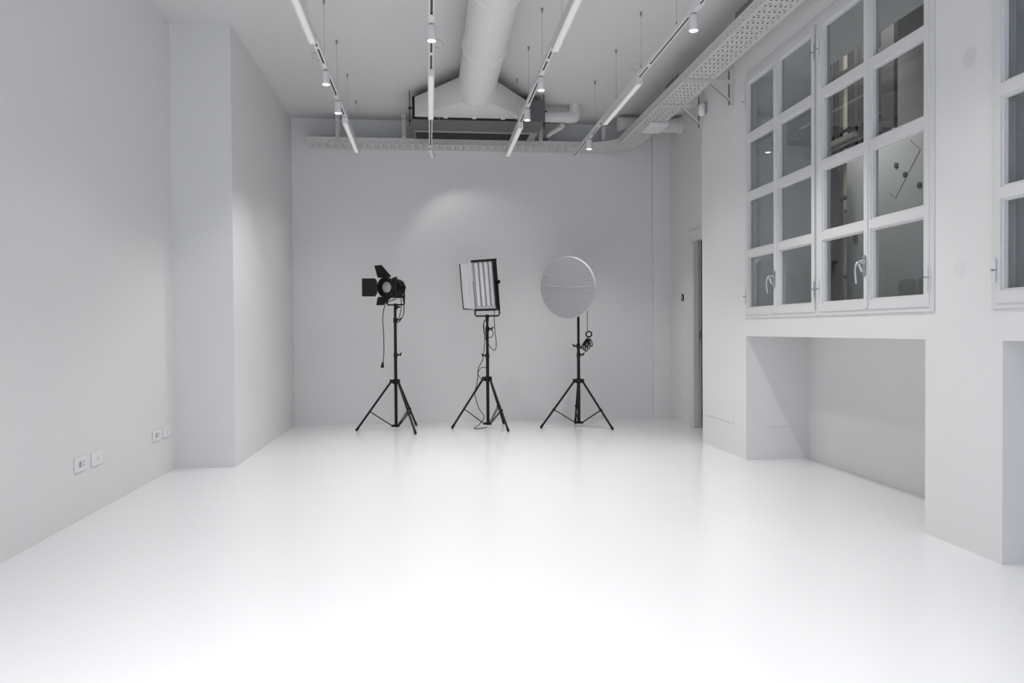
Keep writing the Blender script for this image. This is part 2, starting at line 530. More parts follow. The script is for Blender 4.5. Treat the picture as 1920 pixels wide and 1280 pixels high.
# ------------------------------------------------------------------ lighting tracks
ZT0, ZT1 = 3.09, 3.125
WIRE_Y = (-2.8, -1.9, -0.2, 0.7, 1.6, 2.45, 3.3, 4.17, 5.03, 5.89, 6.695, 7.56, 8.43)
TRACKS = ((-0.762, 8.70, 'leftmost white lighting track hanging from ceiling wires'),
          (0.033, 8.76, 'white lighting track left of the big round duct, second from left'),
          (0.889, 8.60, 'white lighting track right of the big round duct, third from left'),
          (1.672, 8.70, 'rightmost white lighting track nearest the perforated cable tray'))
for ti, (tx, ye, lab) in enumerate(TRACKS):
    t = empty('lighting_track', (tx, ye, ZT0), lab, 'lighting track', 'ceiling lighting tracks')
    ys = -3.4
    r = MB()
    r.box((tx - 0.018, ys, ZT1 - 0.008), (tx + 0.018, ye - 0.012, ZT1))
    r.box((tx - 0.018, ys, ZT0), (tx - 0.0075, ye - 0.012, ZT1 - 0.008)).box((tx + 0.0075, ys, ZT0), (tx + 0.018, ye - 0.012, ZT1 - 0.008))
    r.build('rail', M_WMETAL, t)
    MB().box((tx - 0.0074, ys, ZT0 + 0.006), (tx + 0.0074, ye - 0.012, ZT1 - 0.0081)).build('conductor_slot', M_SLOT, t)
    MB().box((tx - 0.0185, ye - 0.0119, ZT0 - 0.001), (tx + 0.0185, ye, ZT1 + 0.001)).build('end_cap', M_WMETAL, t)
    for y in (1.05, 4.02, 5.50, 7.22):
        yy = y + 0.05 * ti
        MB().box((tx - 0.0185, yy, ZT0 - 0.0015), (tx + 0.0185, yy + 0.05, ZT0 + 0.004)).build('joint_cover', M_WMETAL, t)
    for y in (WIRE_Y if ti == 0 else WIRE_Y[:-1]):
        w = MB().cyl((tx, y, ZT1 - 0.002), (tx, y, ZC - 0.026), 0.0013, n=6).build('suspension_wire', M_WIRE, t)
        g = MB().lathe((tx, y, ZC), (0, 0, -1), [(0, 0.0095), (0.010, 0.0095), (0.016, 0.0075), (0.034, 0.0065)], 14)
        g.build('ceiling_grip', M_GRIP, w)
        MB().lathe((tx, y, ZT1), (0, 0, 1), [(0, 0.007), (0.03, 0.006), (0.036, 0.004)], 12).build('track_grip', M_GRIP, w)
    for (ly, sx) in (((5.84, -1), (8.2, 1)), ((5.5, 1), (7.45, 1)), ((7.3, -1), (5.4, 1)), ((5.85, -1), (5.0, 1)))[ti]:
        lp = MB()
        c0 = Vector((tx + sx * 0.045, ly, ZT1 + 0.012))
        lp.ring(c0, (0.25, 0.35, 1), 0.042, 0.0018, 28, 6, 0.3, 5.8)
        lp.tube([(tx, ly, ZT1), c0 + Vector((-sx * 0.04, 0.0, 0.006))], 0.0018, 6)
        lp.build('wire_tail', M_WIRE, t)

def linear_lamp(src, loc, label, gain=1.0):
    if src is None:
        root = empty('linear_track_lamp', (0, 0, 0))
        h = MB()
        h.box((-0.025, -0.6, 0.012), (-0.021, 0.6, 0.055)).box((0.021, -0.6, 0.012), (0.025, 0.6, 0.055))
        h.box((-0.025, -0.6, 0.0), (-0.0165, 0.6, 0.012)).box((0.0165, -0.6, 0.0), (0.025, 0.6, 0.012))
        h.box((-0.021, -0.6, 0.045), (0.021, 0.6, 0.055))
        h.build('housing', M_WMETAL, root)
        MB().box((-0.0164, -0.597, 0.002), (0.0164, 0.597, 0.008)).build('lens', M_LLENS, root)
        for s in (-1, 1):
            MB().box((-0.0255, s * 0.6, -0.001), (0.0255, s * 0.604, 0.0555)).build('end_plate', M_WMETAL, root)
            MB().box((-0.0165, s * 0.42, 0.0551), (0.0165, s * 0.56, 0.0568)).build('track_adapter', M_WMETAL, root)
    else:
        root = copy_tree(src)
    root.location = loc
    tag(root, label, 'track lamp', 'linear lamps on the ceiling tracks')
    area('lamp_light', (loc[0], loc[1], loc[2] - 0.003), (0, 0, -1), 0.03, 1.18, LAMP_W * gain, (1, 0.985, 0.96), 106)
    return root

LZ = 3.033
T1, T2, T3, T4 = [t[0] for t in TRACKS]
LAMPS = [(T1, 7.89, 'white linear lamp at the far end of the leftmost track'),
         (T1, 4.70, 'white linear lamp with grid lens at the top left end of the leftmost track'),
         (T2, 6.49, 'white linear lamp straight below the second track, left of the duct'),
         (T3, 7.92, 'white linear lamp at the far end of the third track, before the air unit'),
         (T3, 4.70, 'white linear lamp with grid lens at the top edge on the third track'),
         (T4, 6.54, 'white linear lamp on the rightmost track beside the perforated tray'),
         (T2, 3.25, 'white linear lamp of the second track above the camera'),
         (T4, 3.25, 'white linear lamp of the rightmost track above the camera'),
         (T1, 1.50, 'white linear lamp of the leftmost track above the camera'),
         (T3, 1.50, 'white linear lamp of the third track above the camera'),
         (T2, 0.05, 'white linear lamp of the second track just behind the camera'),
         (T4, 0.05, 'white linear lamp of the rightmost track just behind the camera'),
         (T1, -1.7, 'white linear lamp of the leftmost track behind the camera'),
         (T3, -1.7, 'white linear lamp of the third track behind the camera')]
src = None
for x, y, lab in LAMPS:
    gain = 1.0 if y > 4 else (1.4 if x > 1.5 else 5.2 if x < -0.5 else 2.6)
    o = linear_lamp(src, (x, y, LZ), lab, gain)
    src = src or o

def track_spot(src, loc, label, aim=None):
    """loc: centre of the lower rim of the cylinder"""
    if src is None:
        root = empty('track_spotlight', (0, 0, 0))
        MB().lathe((0, 0, 0), (0, 0, 1), [(0.0, 0.0275), (0.0, 0.03), (0.09, 0.03), (0.095, 0.027), (0.095, 0.0)], 28).build('can', M_WMETAL, root)
        MB().lathe((0, 0, -0.0025), (0, 0, 1), [(0, 0.0), (0.0, 0.024), (0.003, 0.0272)], 28).build('lens', M_GLOW, root)
        j = MB().cyl((0, 0, 0.0945), (0, 0, 0.108), 0.010, n=14)
        j.build('swivel_joint', M_CHROME, root)
        MB().box((-0.0178, -0.13, 0.107), (0.0178, 0.03, 0.1168)).build('track_adapter', M_WMETAL, root)
    else:
        root = copy_tree(src)
    root.location = loc
    tag(root, label, 'spotlight', 'cylinder spotlights on the ceiling tracks')
    l = D.lights.new('spot_light', 'SPOT')
    l.energy = SPOT_W * (1.8 if loc[0] > 1.5 and loc[1] < 6 else 1.0)
    l.spot_size = math.radians(106)
    l.spot_blend = 0.6
    l.shadow_soft_size = 0.025
    l.color = (1, 0.985, 0.96)
    lo = D.objects.new('spot_light', l)
    COL.objects.link(lo)
    lo.location = Vector(loc) + Vector((0, 0, -0.01))
    return root

SPOTS = [(T1, 5.965, 'lit white cylinder spotlight on the leftmost track, nearer of its pair'),
         (T1, 6.741, 'lit white cylinder spotlight on the leftmost track, beside its far lamp'),
         (T2, 5.012, 'lit white cylinder spotlight below the second track at the top of the photo'),
         (T3, 5.968, 'lit white cylinder spotlight on the third track, nearer of its pair'),
         (T3, 6.826, 'lit white cylinder spotlight on the third track, just before its far lamp'),
         (T4, 4.696, 'lit white cylinder spotlight at the top right on the rightmost track'),
         (T4, 7.860, 'lit white cylinder spotlight near the far end of the rightmost track')]
src = None
for x, y, lab in SPOTS:
    o = track_spot(src, (x, y, 2.973), lab)
    src = src or o
# the tilted spot at the end of the second track, turned to the end wall
ts = empty('track_spotlight', (T2, 8.42, 3.02), 'tilted white cylinder spotlight at the far end of the second track', 'spotlight', 'cylinder spotlights on the ceiling tracks')
ax = Vector((0.40, 0.46, -0.96)).normalized()
pv = Vector((T2, 8.42, 3.055))
MB().lathe(pv - ax * 0.02, ax, [(0, 0.0), (0, 0.027), (0.005, 0.03), (0.095, 0.03), (0.095, 0.0275)], 28).build('can', M_WMETAL, ts)
MB().lathe(pv + ax * 0.0725, ax, [(0, 0.0272), (0.004, 0.024), (0.004, 0)], 28).build('lens', M_GLOW, ts)
MB().cyl((T2, 8.42, 3.055), (T2, 8.42, 3.078), 0.009, n=14).build('swivel_joint', M_CHROME, ts)
MB().box((T2 - 0.0178, 8.30, 3.077), (T2 + 0.0178, 8.45, 3.0898)).build('track_adapter', M_WMETAL, ts)
l = D.lights.new('spot_light', 'SPOT')
l.energy = SPOT_W * 0.15
l.spot_size = math.radians(98)
l.spot_blend = 0.45
l.shadow_soft_size = 0.025
l.color = (1, 0.985, 0.96)
lo = D.objects.new('spot_light', l)
COL.objects.link(lo)
lo.location = pv + ax * 0.09
lo.rotation_euler = ax.to_track_quat('-Z', 'Y').to_euler()

# ------------------------------------------------------------------ round duct, hood and air unit
DX, DZ, DR = 0.455, 3.332, 0.170
du = empty('air_duct', (DX, 3.0, DZ - DR), 'big round white ventilation duct along the ceiling between two tracks', 'duct')
MB().lathe((DX, -3.8, DZ), (0, 1, 0), [(0, DR), (10.898, DR)], 64).build('pipe', M_DUCT, du)
for y in (-1.2, 0.9, 2.92, 4.96, 6.01):
    MB().lathe((DX, y - 0.012, DZ), (0, 1, 0), [(0, DR), (0.004, DR + 0.011), (0.026, DR + 0.011), (0.030, DR)], 64).build('joint_collar', M_DUCT, du)
rv = MB()
for i in range(9):
    a = math.radians(200)
    rv.lathe((DX + DR * math.cos(a), 5.12 + i * 0.075, DZ + DR * math.sin(a)), (math.cos(a), 0, math.sin(a)), [(0, 0.004), (0.002, 0.003)], 8)
rv.build('rivet', M_GREYM, du)

UX0, UX1, UY0, UY1, UZ = -0.155, 1.235, 8.01, 8.85, 3.288
un = empty('air_handling_unit', ((UX0 + UX1) / 2, 8.7, UZ), 'dark grey ceiling air handling unit before the end wall, fed by the round duct', 'air unit')
MB().box((UX0, UY0, UZ + 0.004), (UX1, UY1, 3.515)).build('casing', M_UNIT, un, bevel=0.004)
MB().box((UX0 + 0.002, UY0 + 0.002, UZ - 0.004), (UX1 - 0.002, 8.50, UZ + 0.004)).build('underside_panel', M_UNIT, un)
lip = MB()
n = 10
prof = [(8.50 + 0.13 * math.sin(math.pi / 2 * k / n), UZ - 0.006 + 0.09 * (1 - math.cos(math.pi / 2 * k / n))) for k in range(n + 1)]
V = [(x, y, z) for x in (UX0 + 0.02, UX1 - 0.1) for y, z in prof]
lip.add(V, [(k, k + 1, n + 2 + k, n + 1 + k) for k in range(n)])
lip.box((UX0 + 0.02, 8.44, UZ - 0.010), (UX1 - 0.02, 8.502, UZ - 0.003))
lip.box((UX1 - 0.1, 8.502, UZ - 0.010), (UX1 - 0.02, 8.83, UZ + 0.004))
lip.build('intake_lip', M_UNITL, un)
MB().box((UX0 + 0.03, 8.58, UZ - 0.002), (UX1 - 0.1, 8.83, UZ + 0.0038)).build('intake_opening', M_GASKET, un)
gk = MB()
gk.box((UX0 + 0.005, UY0 - 0.02, UZ - 0.006), (1.045, UY0 + 0.001, UZ + 0.016)).box((UX0 + 0.005, UY0 - 0.02, UZ), (-0.128, UY0 + 0.001, 3.512))
gk.box((1.02, UY0 - 0.02, UZ - 0.006), (1.02, UY0 + 0.001, 3.512)).box((-0.128, UY0 - 0.02, 3.488), (1.05, UY0 + 0.001, 3.512))
gk.build('gasket_frame', M_GASKET, un)
for x in (UX0 - 0.025, UX1 - 0.01):
    rd = MB().cyl((x, UY0 + 0.02, UZ - 0.07), (x, UY0 + 0.02, ZC), 0.004, n=8)
    for z in (UZ - 0.02, UZ + 0.12):
        rd.lathe((x, UY0 + 0.02, z - 0.006), (0, 0, 1), [(0, 0.012), (0.012, 0.012)], 6)
    rd.box((x - 0.012, UY0 + 0.005, UZ + 0.11), (x + 0.03, UY0 + 0.035, UZ + 0.116))
    rd.build('hanger_rod', M_GASKET, un)

HX0, HX1, HZ0, HZ1, HY = -0.126, 1.02, UZ + 0.014, 3.486, UY0 - 0.02
hd = empty('duct_hood', (DX, 7.7, UZ), 'white sheet metal hood widening from the round duct to the air unit', 'duct hood')
N = 64
circ = [Vector((DX + DR * 1.01 * math.cos(2 * math.pi * k / N), 7.13, DZ + DR * 1.01 * math.sin(2 * math.pi * k / N))) for k in range(N)]
rect = []
cz = (HZ0 + HZ1) / 2
for k in range(N):
    a = 2 * math.pi * k / N
    # corners at the four diagonal quarter points
    q = (k + N // 8) // (N // 4) % 4
    tt = ((k + N // 8) % (N // 4)) / (N // 4)
    C4 = [(HX1, HZ0), (HX1, HZ1), (HX0, HZ1), (HX0, HZ0)]
    p0, p1 = C4[q], C4[(q + 1) % 4]
    rect.append(Vector((p0[0] + (p1[0] - p0[0]) * tt, HY - 0.06, p0[1] + (p1[1] - p0[1]) * tt)))
h = MB().loft(circ, rect)
h.loft(rect, [p + Vector((0, 0.058, 0)) for p in rect])
ho = h.build('hood_sheet', M_DUCT, hd, angle=22)
MB().lathe((DX, 7.10, DZ), (0, 1, 0), [(0, DR), (0.0, DR + 0.012), (0.03, DR + 0.014), (0.05, DR)], 64).build('collar', M_DUCT, hd)
for x in (0.19, 0.485, 0.785):
    MB().box((x - 0.022, HY - 0.05, HZ0 - 0.012), (x + 0.022, HY - 0.005, HZ0 + 0.014)).build('clip', M_CLIP, hd, bevel=0.002)

# white plastic pipes right of the unit
pp = empty('drain_pipe', (1.55, 8.3, 3.4), 'white plastic pipe elbow rising to the ceiling right of the air unit', 'pipe')
MB().cyl((UX1 + 0.001, 8.38, 3.445), (1.53, 8.38, 3.445), 0.060, n=32).build('pipe', M_DUCT, pp)
rp = MB().cyl((UX1 + 0.001, 8.66, 3.50), (1.56, 8.66, 3.50), 0.035, n=24).build('rear_pipe', M_DUCT)
tag(rp, 'short thin pipe behind the plastic pipe elbow at the air unit', 'pipe')
el = MB()
el.tube(catmull([(1.525, 8.38, 3.445), (1.59, 8.38, 3.446), (1.616, 8.38, 3.458), (1.62, 8.38, 3.49), (1.62, 8.38, 3.579)], 6), 0.066, 28)
el.build('elbow', M_DUCT, pp)
sp = MB().tube([(1.50, 8.47, 3.37), (1.42, 8.80, 3.375), (1.39, 9.168, 3.38)], 0.03, 18)
tag(sp.build('branch_pipe', M_DUCT), 'thin grey pipe slanting back to the end wall below the elbow', 'pipe')

sb = MB().cyl((2.20, 8.72, 3.47), (2.90, 8.72, 3.47), 0.084, n=40)
so = empty('duct_stub', (2.6, 8.72, 3.386), 'short white round duct going into the recess wall above the tray corner', 'duct')
sb.build('pipe', M_DUCT, so)
MB().lathe((2.90, 8.72, 3.47), (1, 0, 0), [(0, 0.084), (0.0, 0.10), (0.044, 0.104)], 40).build('wall_collar', M_DUCT, so)

# ------------------------------------------------------------------ perforated cable tray
ZB, LIP = 3.235, 0.067
TF, TB = 8.89, 9.16            # front and back edges of the run along the end wall
TL, TR = 2.195, 2.455            # left and right edges of the run along the right wall
tr_root = empty('cable_tray', (0.5, 8.87, ZB), 'perforated white cable tray along the end wall, turning along the right wall', 'cable tray')

def perforated(mb, length, width, put):
    """sheet with slots: u along the length, v across; put(u, v) gives the point"""
    period = 0.092
    n = int(length // period)
    def slots(w):
        m0 = w * 0.09
        vs6 = [m0 + (w - 2 * m0) * (k + 0.5) / 6 for k in range(6)]
        vs3 = [m0 + (w - 2 * m0) * (k + 0.5) / 3 for k in range(3)]
        return vs6, vs3
    v6, v3 = slots(width)
    cols6 = [0.0] + [q for c in v6 for q in (c - 0.0042, c + 0.0042)] + [width]
    cols3 = [0.0] + [q for c in v3 for q in (c - 0.012, c + 0.012)] + [width]
    V, F = [], []
    def strip(u0, u1, cols, holes):
        for k in range(len(cols) - 1):
            if holes and k % 2 == 1:
                continue
            b = len(V)
            V.extend([put(u0, cols[k]), put(u1, cols[k]), put(u1, cols[k + 1]), put(u0, cols[k + 1])])
            F.append((b, b + 1, b + 2, b + 3))
    for i in range(n):
        u = i * period
        strip(u, u + 0.014, [0, width], False)
        strip(u + 0.014, u + 0.040, cols6, True)
        strip(u + 0.040, u + 0.058, [0, width], False)
        strip(u + 0.058, u + 0.066, cols3, True)
        strip(u + 0.066, u + period, [0, width], False)
    if length - n * period > 1e-4:
        strip(n * period, length, [0, width], False)
    mb.add(V, F)

bx0, bx1 = -1.357, 1.75         # straight run along the end wall
ry0, ry1 = -3.6, 8.70           # straight run along the right wall
bt = MB()
perforated(bt, bx1 - bx0, TB - TF, lambda u, v: (bx0 + u, TF + v, ZB))
perforated(bt, ry1 - ry0, TR - TL, lambda u, v: (TL + v, ry1 - u, ZB))
# the corner piece: outer edge rounded
arc = [(bx1, TB), (2.05, TB)] + [(2.05 + (TR - 2.05) * math.sin(math.pi / 2 * k / 10), TB - (TB - ry1) * (1 - math.cos(math.pi / 2 * k / 10))) for k in range(1, 11)]
inner = [(TL, ry1), (2.14, 8.775), (2.05, 8.845), (1.95, TF), (bx1, TF)]
poly = arc + inner
bt.add([(x, y, ZB) for x, y in poly], [list(range(len(poly)))])
bto = bt.build('perforated_base', M_TRAY, tr_root, smooth=False)

def side_wall(pts, z0, z1, t):
    mb = MB()
    for (xa, ya), (xb, yb) in zip(pts[:-1], pts[1:]):
        dx, dy = xb - xa, yb - ya
        L = math.hypot(dx, dy)
        nx, ny = -dy / L * t, dx / L * t
        mb.add([(xa, ya, z0), (xb, yb, z0), (xb + nx, yb + ny, z0), (xa + nx, ya + ny, z0),
                (xa, ya, z1), (xb, yb, z1), (xb + nx, yb + ny, z1), (xa + nx, ya + ny, z1)],
               [(3, 2, 1, 0), (4, 5, 6, 7), (0, 1, 5, 4), (1, 2, 6, 5), (2, 3, 7, 6), (3, 0, 4, 7)])
    return mb
fs = side_wall([(bx0, TF), (bx1, TF), (1.95, TF), (2.05, 8.845), (2.14, 8.775), (TL, ry1), (TL, ry0)], ZB, ZB + LIP, 0.0015)
fs.box((bx0, TF - 0.004, ZB + LIP - 0.006), (1.95, TF + 0.004, ZB + LIP))
fs.box((TL - 0.004, ry0, ZB + LIP - 0.006), (TL + 0.004, ry1, ZB + LIP))
fs.build('front_flange', M_TRAY, tr_root, smooth=False)
bs_ = side_wall([(bx0, TB)] + arc[1:] + [(TR, ry0)], ZB, ZB + LIP, 0.0015)
bs_.build('rear_flange', M_TRAY, tr_root, smooth=False)
# the small holes punched in the flanges, as dark eyelets
ey = MB()
x = bx0 + 0.06
while x < 1.9:
    ey.lathe((x, TF, ZB + 0.018), (0, -1, 0), [(0, 0.0055), (0.0006, 0.0055)], 8)
    x += 0.094
y = 8.60
while y > 3.4:
    for dz in (0.016, 0.042):
        ey.lathe((TL, y, ZB + dz), (-1, 0, 0), [(0, 0.004), (0.0006, 0.004)], 8)
    y -= 0.07
tag(ey.build('flange_hole', M_UNIT, tr_root), kind='stuff')
cb = MB()
for k in range(6):
    o_ = 0.03 + 0.036 * k
    zz = ZB + 0.016 + 0.004 * (k % 2)
    cb.tube(catmull([(bx0 + 0.03, TF + o_, zz), (0.3, TF + o_ + 0.006, zz), (1.75, TF + o_, zz), (2.08 + o_ * 0.5, TF - 0.02 + o_ * 0.6, zz), (TL + o_, 8.4, zz), (TL + o_, 5.5, zz), (TL + o_, ry0 + 0.1, zz)], 8), 0.012, 8)
cb.build('cable', M_NDARK, tr_root)
for y0_, y1_ in ((6.53, 6.94), (4.2, 5.32)):
    b = MB().box((TL + 0.006, y0_, ZB + LIP), (TL + 0.024, y1_, ZB + LIP + 0.05))
    bo = b.build('dark_splice_box', M_UNIT, tr_root)
    b2 = MB()
    for yy in (y0_, y1_):
        b2.box((TL + 0.001, yy - 0.008, ZB + LIP - 0.01), (TL + 0.028, yy + 0.008, ZB + LIP + 0.058))
    b2.box((TL + 0.002, y0_, ZB + LIP + 0.05), (TL + 0.027, y1_, ZB + LIP + 0.056))
    b2.build('splice_frame', M_GREYM, bo)

# perforated hanging struts of the tray
def strut(src, x):
    if src is None:
        s = MB()
        w = 0.021
        zs = [ZB + 0.006]
        while zs[-1] + 0.06 < ZC:
            zs.append(zs[-1] + 0.06)
        V, F = [], []
        y = -0.012
        for z in zs:
            z1 = min(z + 0.06, ZC)
            s.box((-w, y, z), (-0.006, y + 0.003, z1)).box((0.006, y, z), (w, y + 0.003, z1))
            s.box((-0.006, y, z), (0.006, y + 0.003, min(z + 0.03, ZC)))
        s.box((-w, y + 0.003, ZB + 0.006), (-w + 0.003, y + 0.0045, ZC)).box((w - 0.003, y + 0.003, ZB + 0.006), (w, y + 0.0045, ZC))
        s.box((-w, y + 0.0046, ZB + 0.1), (-w + 0.002, y + 0.03, ZC)).box((w - 0.002, y + 0.0046, ZB + 0.1), (w, y + 0.03, ZC))
        root = s.build('tray_strut', M_TRAY, origin=(0, 0, ZB + 0.006), smooth=False)
    else:
        root = src.copy()
        COL.objects.link(root)
    root.location = (x, TF, ZB + 0.006)
    return root
src = None
for x, lab in ((-1.011, 'leftmost slotted strut hanging the cable tray from the ceiling'),
               (-0.268, 'slotted strut hanging the cable tray just left of the air unit'),
               (1.316, 'slotted strut hanging the cable tray at the right end of the air unit'),
               (2.062, 'rightmost slotted strut hanging the tray beside its curved corner')):
    o = strut(src, x)
    src = src or o
    tag(o, lab, 'strut', 'slotted struts of the cable tray')

# wall brackets under the tray
def bracket(src, y):
    if src is None:
        root = empty('wall_bracket', (0, 0, 0))
        # local: x = distance from wall face (negative into the room), z up, origin at the foot of the post
        MB().box((-0.034, -0.003, 0), (-0.001, 0.0, 0.31)).box((-0.003, 0.0, 0), (-0.001, 0.03, 0.31)).box((-0.034, 0.0, 0), (-0.032, 0.03, 0.31)).build('post', M_TRAY, root)
        MB().box((-0.435, -0.004, 0.185), (-0.0341, -0.001, 0.2135)).box((-0.435, -0.001, 0.211), (-0.0341, 0.03, 0.2135)).build('arm', M_TRAY, root)
        b = MB()
        a, c_ = Vector((-0.205, -0.006, 0.186)), Vector((-0.022, -0.006, 0.03))
        dirv = (c_ - a).normalized()
        nrm = Vector((-dirv.z, 0, dirv.x)) * 0.010
        b.add([a + nrm, c_ + nrm, c_ - nrm, a - nrm, a + nrm + Vector((0, 0.0019, 0)), c_ + nrm + Vector((0, 0.0019, 0)), c_ - nrm + Vector((0, 0.0019, 0)), a - nrm + Vector((0, 0.0019, 0))],
              [(0, 1, 2, 3), (7, 6, 5, 4), (0, 4, 5, 1), (1, 5, 6, 2), (2, 6, 7, 3), (3, 7, 4, 0)])
        b.build('diagonal_brace', M_TRAY, root)
        e = MB().tube([a - nrm * 1.15 + Vector((0, 0.0015, 0)), c_ - nrm * 1.15 + Vector((0, 0.0015, 0))], 0.0028, 6)
        e.box((-0.0372, -0.0045, 0.0), (-0.0342, 0.02, 0.18)).box((-0.0372, -0.0045, 0.22), (-0.0342, 0.02, 0.29))
        e.build('dark_edge', M_UNIT, root)
    else:
        root = copy_tree(src)
    root.location = (XR, y, 3.02)
    return root
src = None
for y, lab in ((6.376, 'triangular white bracket under the tray, nearer the big window'),
               (7.12, 'triangular white bracket under the tray at the wall corner'),
               (3.525, 'triangular white bracket under the tray between the two windows'),
               (0.6, 'triangular white bracket under the tray beside the camera')):
    o = bracket(src, y)
    src = src or o
    tag(o, lab, 'bracket', 'brackets of the cable tray')

# emergency lamp below the tray
em = empty('emergency_lamp', (2.385, 7.89, 3.19), 'flat white emergency lamp below the tray near its curved corner', 'lamp')
MB().box((2.285, 7.72, 3.199), (2.485, 8.06, 3.2345)).build('housing', M_WMETAL, em, bevel=0.006)
MB().box((2.302, 7.74, 3.194), (2.468, 8.04, 3.1995)).build('diffuser', M_PLATE, em, bevel=0.002)

# motion sensor on the wall corner
sn = empty('motion_sensor', (2.57, 7.03, 3.09), 'egg shaped white motion sensor on the right wall below the tray', 'sensor')
s = MB()
s.lathe((2.575, 7.03, 3.105), (0.08, 0, 1), [(0, 0.006), (0.004, 0.02), (0.014, 0.029), (0.05, 0.034), (0.10, 0.033), (0.113, 0.028), (0.117, 0.012)], 28)
s.build('shell', M_PLATE, sn)
MB().box((2.604, 6.99, 3.13), (XR, 7.07, 3.235)).build('mount', M_SOCKET, sn, bevel=0.004)

# ------------------------------------------------------------------ wall plates
def plate(name, label, cat, group, yc, zc, x, nx, w, hh, kind):
    """plate on a wall parallel to y; nx: +1 faces +x, -1 faces -x"""
    root = empty(name, (x, yc, zc - hh / 2), label, cat, group)
    a = MB().box((x, yc - w / 2, zc - hh / 2), (x + nx * 0.010, yc + w / 2, zc + hh / 2))
    a.build('cover_plate', M_PLATE, root, bevel=0.003)
    if kind == 'socket':
        MB().lathe((x + nx * 0.010, yc - 0.012, zc), (nx, 0, 0), [(0, 0.021), (0.0012, 0.020)], 24).build('socket_insert', M_SOCKET, root)
        k = MB().box((x + nx * 0.0099, yc + 0.03, zc + 0.004), (x + nx * 0.0112, yc + 0.042, zc + 0.016)).box((x + nx * 0.0099, yc + 0.03, zc - 0.016), (x + nx * 0.0112, yc + 0.042, zc - 0.004))
        k.build('side_contact', M_SOCKET, root)
    elif kind == 'holes':
        k = MB()
        for dz in (-0.010, 0.0, 0.010):
            k.lathe((x + nx * 0.010, yc, zc + dz), (nx, 0, 0), [(0, 0.0035), (0.0012, 0.0035)], 12)
        k.build('pin_hole', M_SOCKET, root)
    elif kind == 'switch':
        MB().box((x + nx * 0.0099, yc - w * 0.3, zc - hh * 0.32), (x + nx * 0.013, yc + w * 0.3, zc + hh * 0.32)).build('rocker', M_PLATE, root, bevel=0.002)
    return root
plate('socket_plate', 'white plate with a dark round socket, nearest on the left wall', 'wall socket', 'plates on the left wall', 4.735, 0.33, XL, 1, 0.148, 0.083, 'socket')
plate('socket_plate', 'white plate with three small pin holes, nearer pair on the left wall', 'wall socket', 'plates on the left wall', 4.957, 0.328, XL, 1, 0.148, 0.083, 'holes')
plate('socket_plate', 'white plate with a small dark socket, farther pair on the left wall', 'wall socket', 'plates on the left wall', 5.995, 0.327, XL, 1, 0.148, 0.083, 'socket')
plate('socket_plate', 'white plate with pin holes next to the corner block of the left wall', 'wall socket', 'plates on the left wall', 6.217, 0.327, XL, 1, 0.148, 0.083, 'holes')
plate('light_switch', 'white light switch beside the door casing at mid height', 'light switch', None, 8.535, 1.068, XD, -1, 0.12, 0.082, 'switch')
plate('socket_plate', 'low white socket plate beside the door casing', 'wall socket', None, 8.535, 0.33, XD, -1, 0.12, 0.082, 'switch')
th = empty('thermostat', (XD, 8.60, 1.40), 'small white thermostat with black round dial beside the door', 'thermostat')
MB().box((XD - 0.018, 8.555, 1.405), (XD, 8.675, 1.515)).build('base', M_PLATE, th, bevel=0.004)
MB().lathe((XD - 0.018, 8.615, 1.46), (-1, 0, 0), [(0, 0.043), (0.008, 0.041), (0.010, 0.036)], 28).build('dial', M_BLACK, th)
MB().lathe((XD - 0.028, 8.615, 1.46), (-1, 0, 0), [(0, 0.026), (0.003, 0.024)], 24).build('dial_face', M_SOCKET, th)

ap = MB().box((XR - 0.005, 6.385, 0.278), (XR, 7.08, 0.44)).build('access_panel', M_WALL, bevel=0.002)
tag(ap, 'wide painted access panel low on the wall beside the far niche', 'access panel')
ap = MB().box((2.795, 6.120, 0.279), (3.01, 6.127, 0.458)).build('access_panel', M_WALL, bevel=0.002)
tag(ap, 'square painted access panel on the end face inside the far niche', 'access panel')

